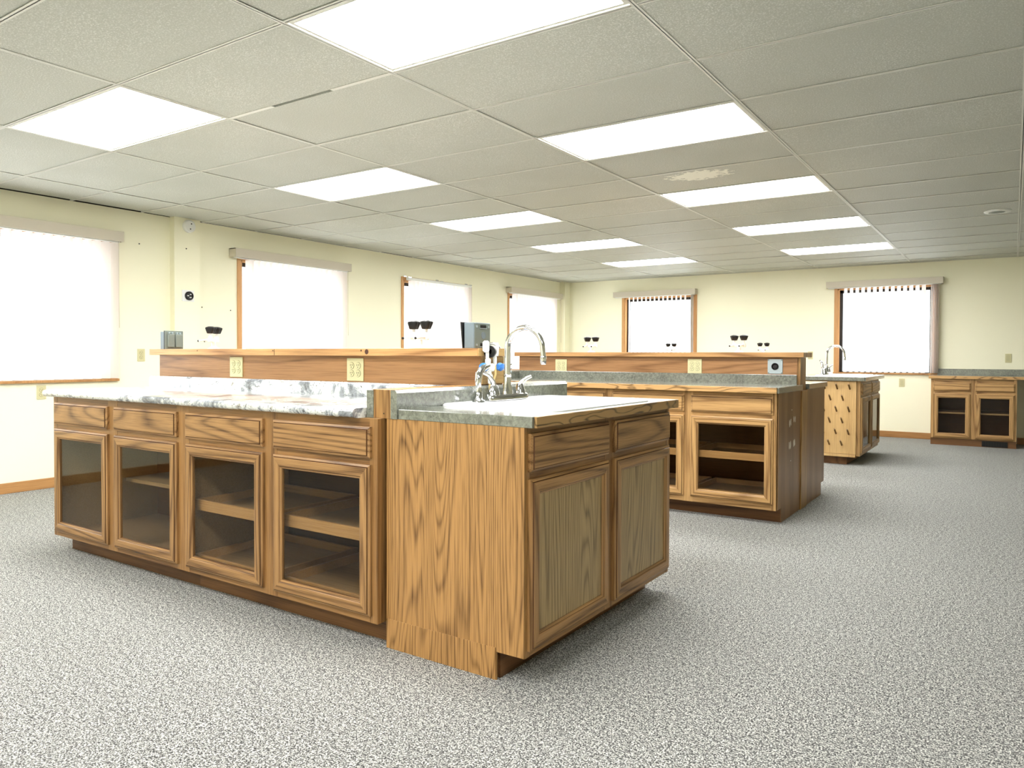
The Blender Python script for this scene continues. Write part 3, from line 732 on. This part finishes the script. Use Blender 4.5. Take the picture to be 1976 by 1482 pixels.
cabinet('oak base cabinet with two glass doors, left half of the middle island front', (-1.359, Y2, 0), 0, 1.232, .615, [(.03, .592), (.644, 1.202)], 'glass', trays=[(.63, 1.21, .41)], **ic)
t = lam_counter('grey laminate countertop with oak edge on the front of the middle island', -1.359, 1.118, 2.425, 3.08, {'S': 'edge_x', 'E': 'lam'})
m = MB(); m.box(-1.359, 1.085, 3.08, 3.098, .876, .985, 'lam', .002); m.build('backsplash', t)
bar2, sh2 = bar('mid', 'long oak bar wall with a board shelf on top, along the middle island', -1.37, 1.085, 3.10, 3.28, -1.40, 1.137, 3.06, 3.335)
m = MB(); m.box(1.0855, 1.105, 3.105, 3.275, .87, 1.113, 'block', .001); m.build('upper_post', bar2)
m = MB(); m.box(1.0855, 1.122, 3.09, 3.265, 0, .869, 'block', .001); m.build('lower_post', bar2)
cb = cabinet('oak base cabinet on the far side of the middle island, seen from its end', (1.105, 3.90, 0), PI, 2.46, .61, [(.03, .6), (.65, 1.22), (1.25, 1.82), (1.86, 2.43)], 'panel', **ic)
end_panel(cb, [(0, .876), (.61, .876), (.61, 0), (.106, 0), (.106, .098), (0, .098)], -.009, -.004, 'side2')
lam_counter('dark grey countertop on the far side of the middle island', -1.359, 1.118, 3.285, 3.93, {'E': 'lam'})
# left end: sink wing of the middle island
pony('low grey divider at the left end of the middle island', -1.49, -1.455, -1.394, -1.361, 2.44, 3.90)
t = cabinet('oak sink cabinet turned away at the left end of the middle island', (-2.07, 3.80, 0), -PI / 2, 1.24, .57, [(.02, .59), (.65, 1.22)], 'panel', **ic)
lam_counter('grey countertop of the turned sink cabinet at the left of the middle island', -2.10, -1.492, 2.52, 3.83, {'W': 'edge_y'})
# round receptacle on a square steel plate
t = thing('power_receptacle', 'square steel box cover with a black round socket on the middle bar wall', 'socket', (.926, 3.10, 1.045))
b = MB(); c = .030; q = .054
b.prism([(-q + .018, -q), (q - .018, -q), (q - .018, -q + .006), (q, -q + .012), (q, q - .012), (q - .018, q - .006), (q - .018, q), (-q + .018, q), (-q + .018, q - .006), (-q, q - .012), (-q, -q + .012), (-q + .018, -q + .006)], 'y', -.007, 0, 'steel')
b.box(-q, q, -.004, 0, -q, q, 'steel'); b.build('cover_plate', t)
b = MB(); b.lathe([(.026, .007), (.026, .014), (.020, .018), (.016, .010), (.004, .010)], d=(0, -1, 0), m='dark', seg=28); b.build('socket_face', t, True)
for sx in (-1, 1):
    for sz in (-1, 1):
        b = MB(); b.lathe([(.005, .004), (.005, .006)], (sx * .048, 0, sz * .048), (0, -1, 0), 'greyd', 10); b.build('screw', t)
# ------------------------------------------------------------------ far island with peg board
cf = cabinet('oak cabinet with glass doors at the end of the far island, beside the peg board', (1.10, 5.70, 0), PI / 2, 1.22, .63, [(.02, .585), (.63, 1.20)], 'glass', P='light', side='light_z', kick_in=.13, dz=(.125, .70, .725, .845), kick_ends=(.03, .03))
lam_counter('pale grey countertop on the far island above the peg board', .40, 1.145, 5.655, 6.95, {'S': 'lam', 'E': 'lam'}, (.62, 1.05, 6.0, 6.7), .872, .912)
sink('white sink in the far island countertop', .59, 1.08, 5.97, 6.73, .912)
t = thing('peg_board', 'light birch drying peg board with slanting wooden pegs on the far island end', 'peg board', (0, 5.695, 0))
b = MB(); b.box(.45, 1.065, -.022, -.003, .115, .866, 'peg', .001); b.build('board', t)
b = MB(); b.box(.45, 1.062, -.030, -.003, .085, .112, 'peg', .001); b.build('bottom_rail', t)
for r_ in range(6):
    off = 0 if r_ % 2 == 0 else -.0625
    for c_ in range(4):
        px, pz = 1.003 - c_ * .122 + off - (.002 * r_), .787 - r_ * .1165
        m = MB(); m.tube([(px, -.018, pz), (px, -.018 - .085, pz + .055)], .0085, 'pegrod', 8); m.build('peg', t)
cabinet('oak base cabinet on the front of the far island, mostly hidden', (-2.05, 5.68, 0), 0, 2.44, .55, [(.03, .6), (.64, 1.2), (1.25, 1.8), (1.84, 2.41)], 'glass', **ic)
lam_counter('grey countertop along the front of the far island', -2.08, .395, 5.64, 6.2, {'S': 'edge_x'})
bar3, _ = bar('far', 'farthest wooden bar wall with a board shelf, behind the middle island', -2.08, .36, 6.22, 6.40, -2.11, .38, 6.17, 6.45)
bar3.location.z = -.004
# small wash bottle and chrome bits by the far faucet
# ------------------------------------------------------------------ cabinet on the back wall
WY = 8.30
wc = cabinet('small oak wall cabinet with two glass doors against the back wall', (1.525, WY, 0), 0, .925, .60, [(.028, .440), (.492, .905)], 'glass', P='light', side='frame_z', kick_in=.02, kz=.088, top=.845,
        dz=(.10, .66, .69, .80), shelves=[(.03, .46, .40), (.49, .90, .40)])
m = MB(); m.box(.565, .835, .010, .0195, .008, .075, 'dark')
for k in range(9): m.box(.575 + k * .028, .58 + k * .028, .007, .0100, .012, .071, 'bronze')
m.build('vent_grille', wc)
lam_counter('grey laminate wall counter with oak front edge along the back wall', 1.50, 3.9, 8.275, YF - .02, {'S': 'edge_x'}, None, .846, .884)
for ob in list(COL.objects):
    if ob.name.startswith('countertop') and ob.get('label', '').startswith('grey laminate wall counter'):
        m = MB(); m.box(1.505, 3.9, YF - .02, YF - .001, .8845, .965, 'lam', .002); m.build('backsplash', ob)
t = cabinet('oak base cabinet at the right end of the wall counter, beyond the photo edge', (3.1, WY, 0), 0, .78, .60, [(.03, .37), (.41, .75)], 'glass', P='light', kick_in=.02, kz=.088, top=.845, dz=(.10, .66, .69, .80))
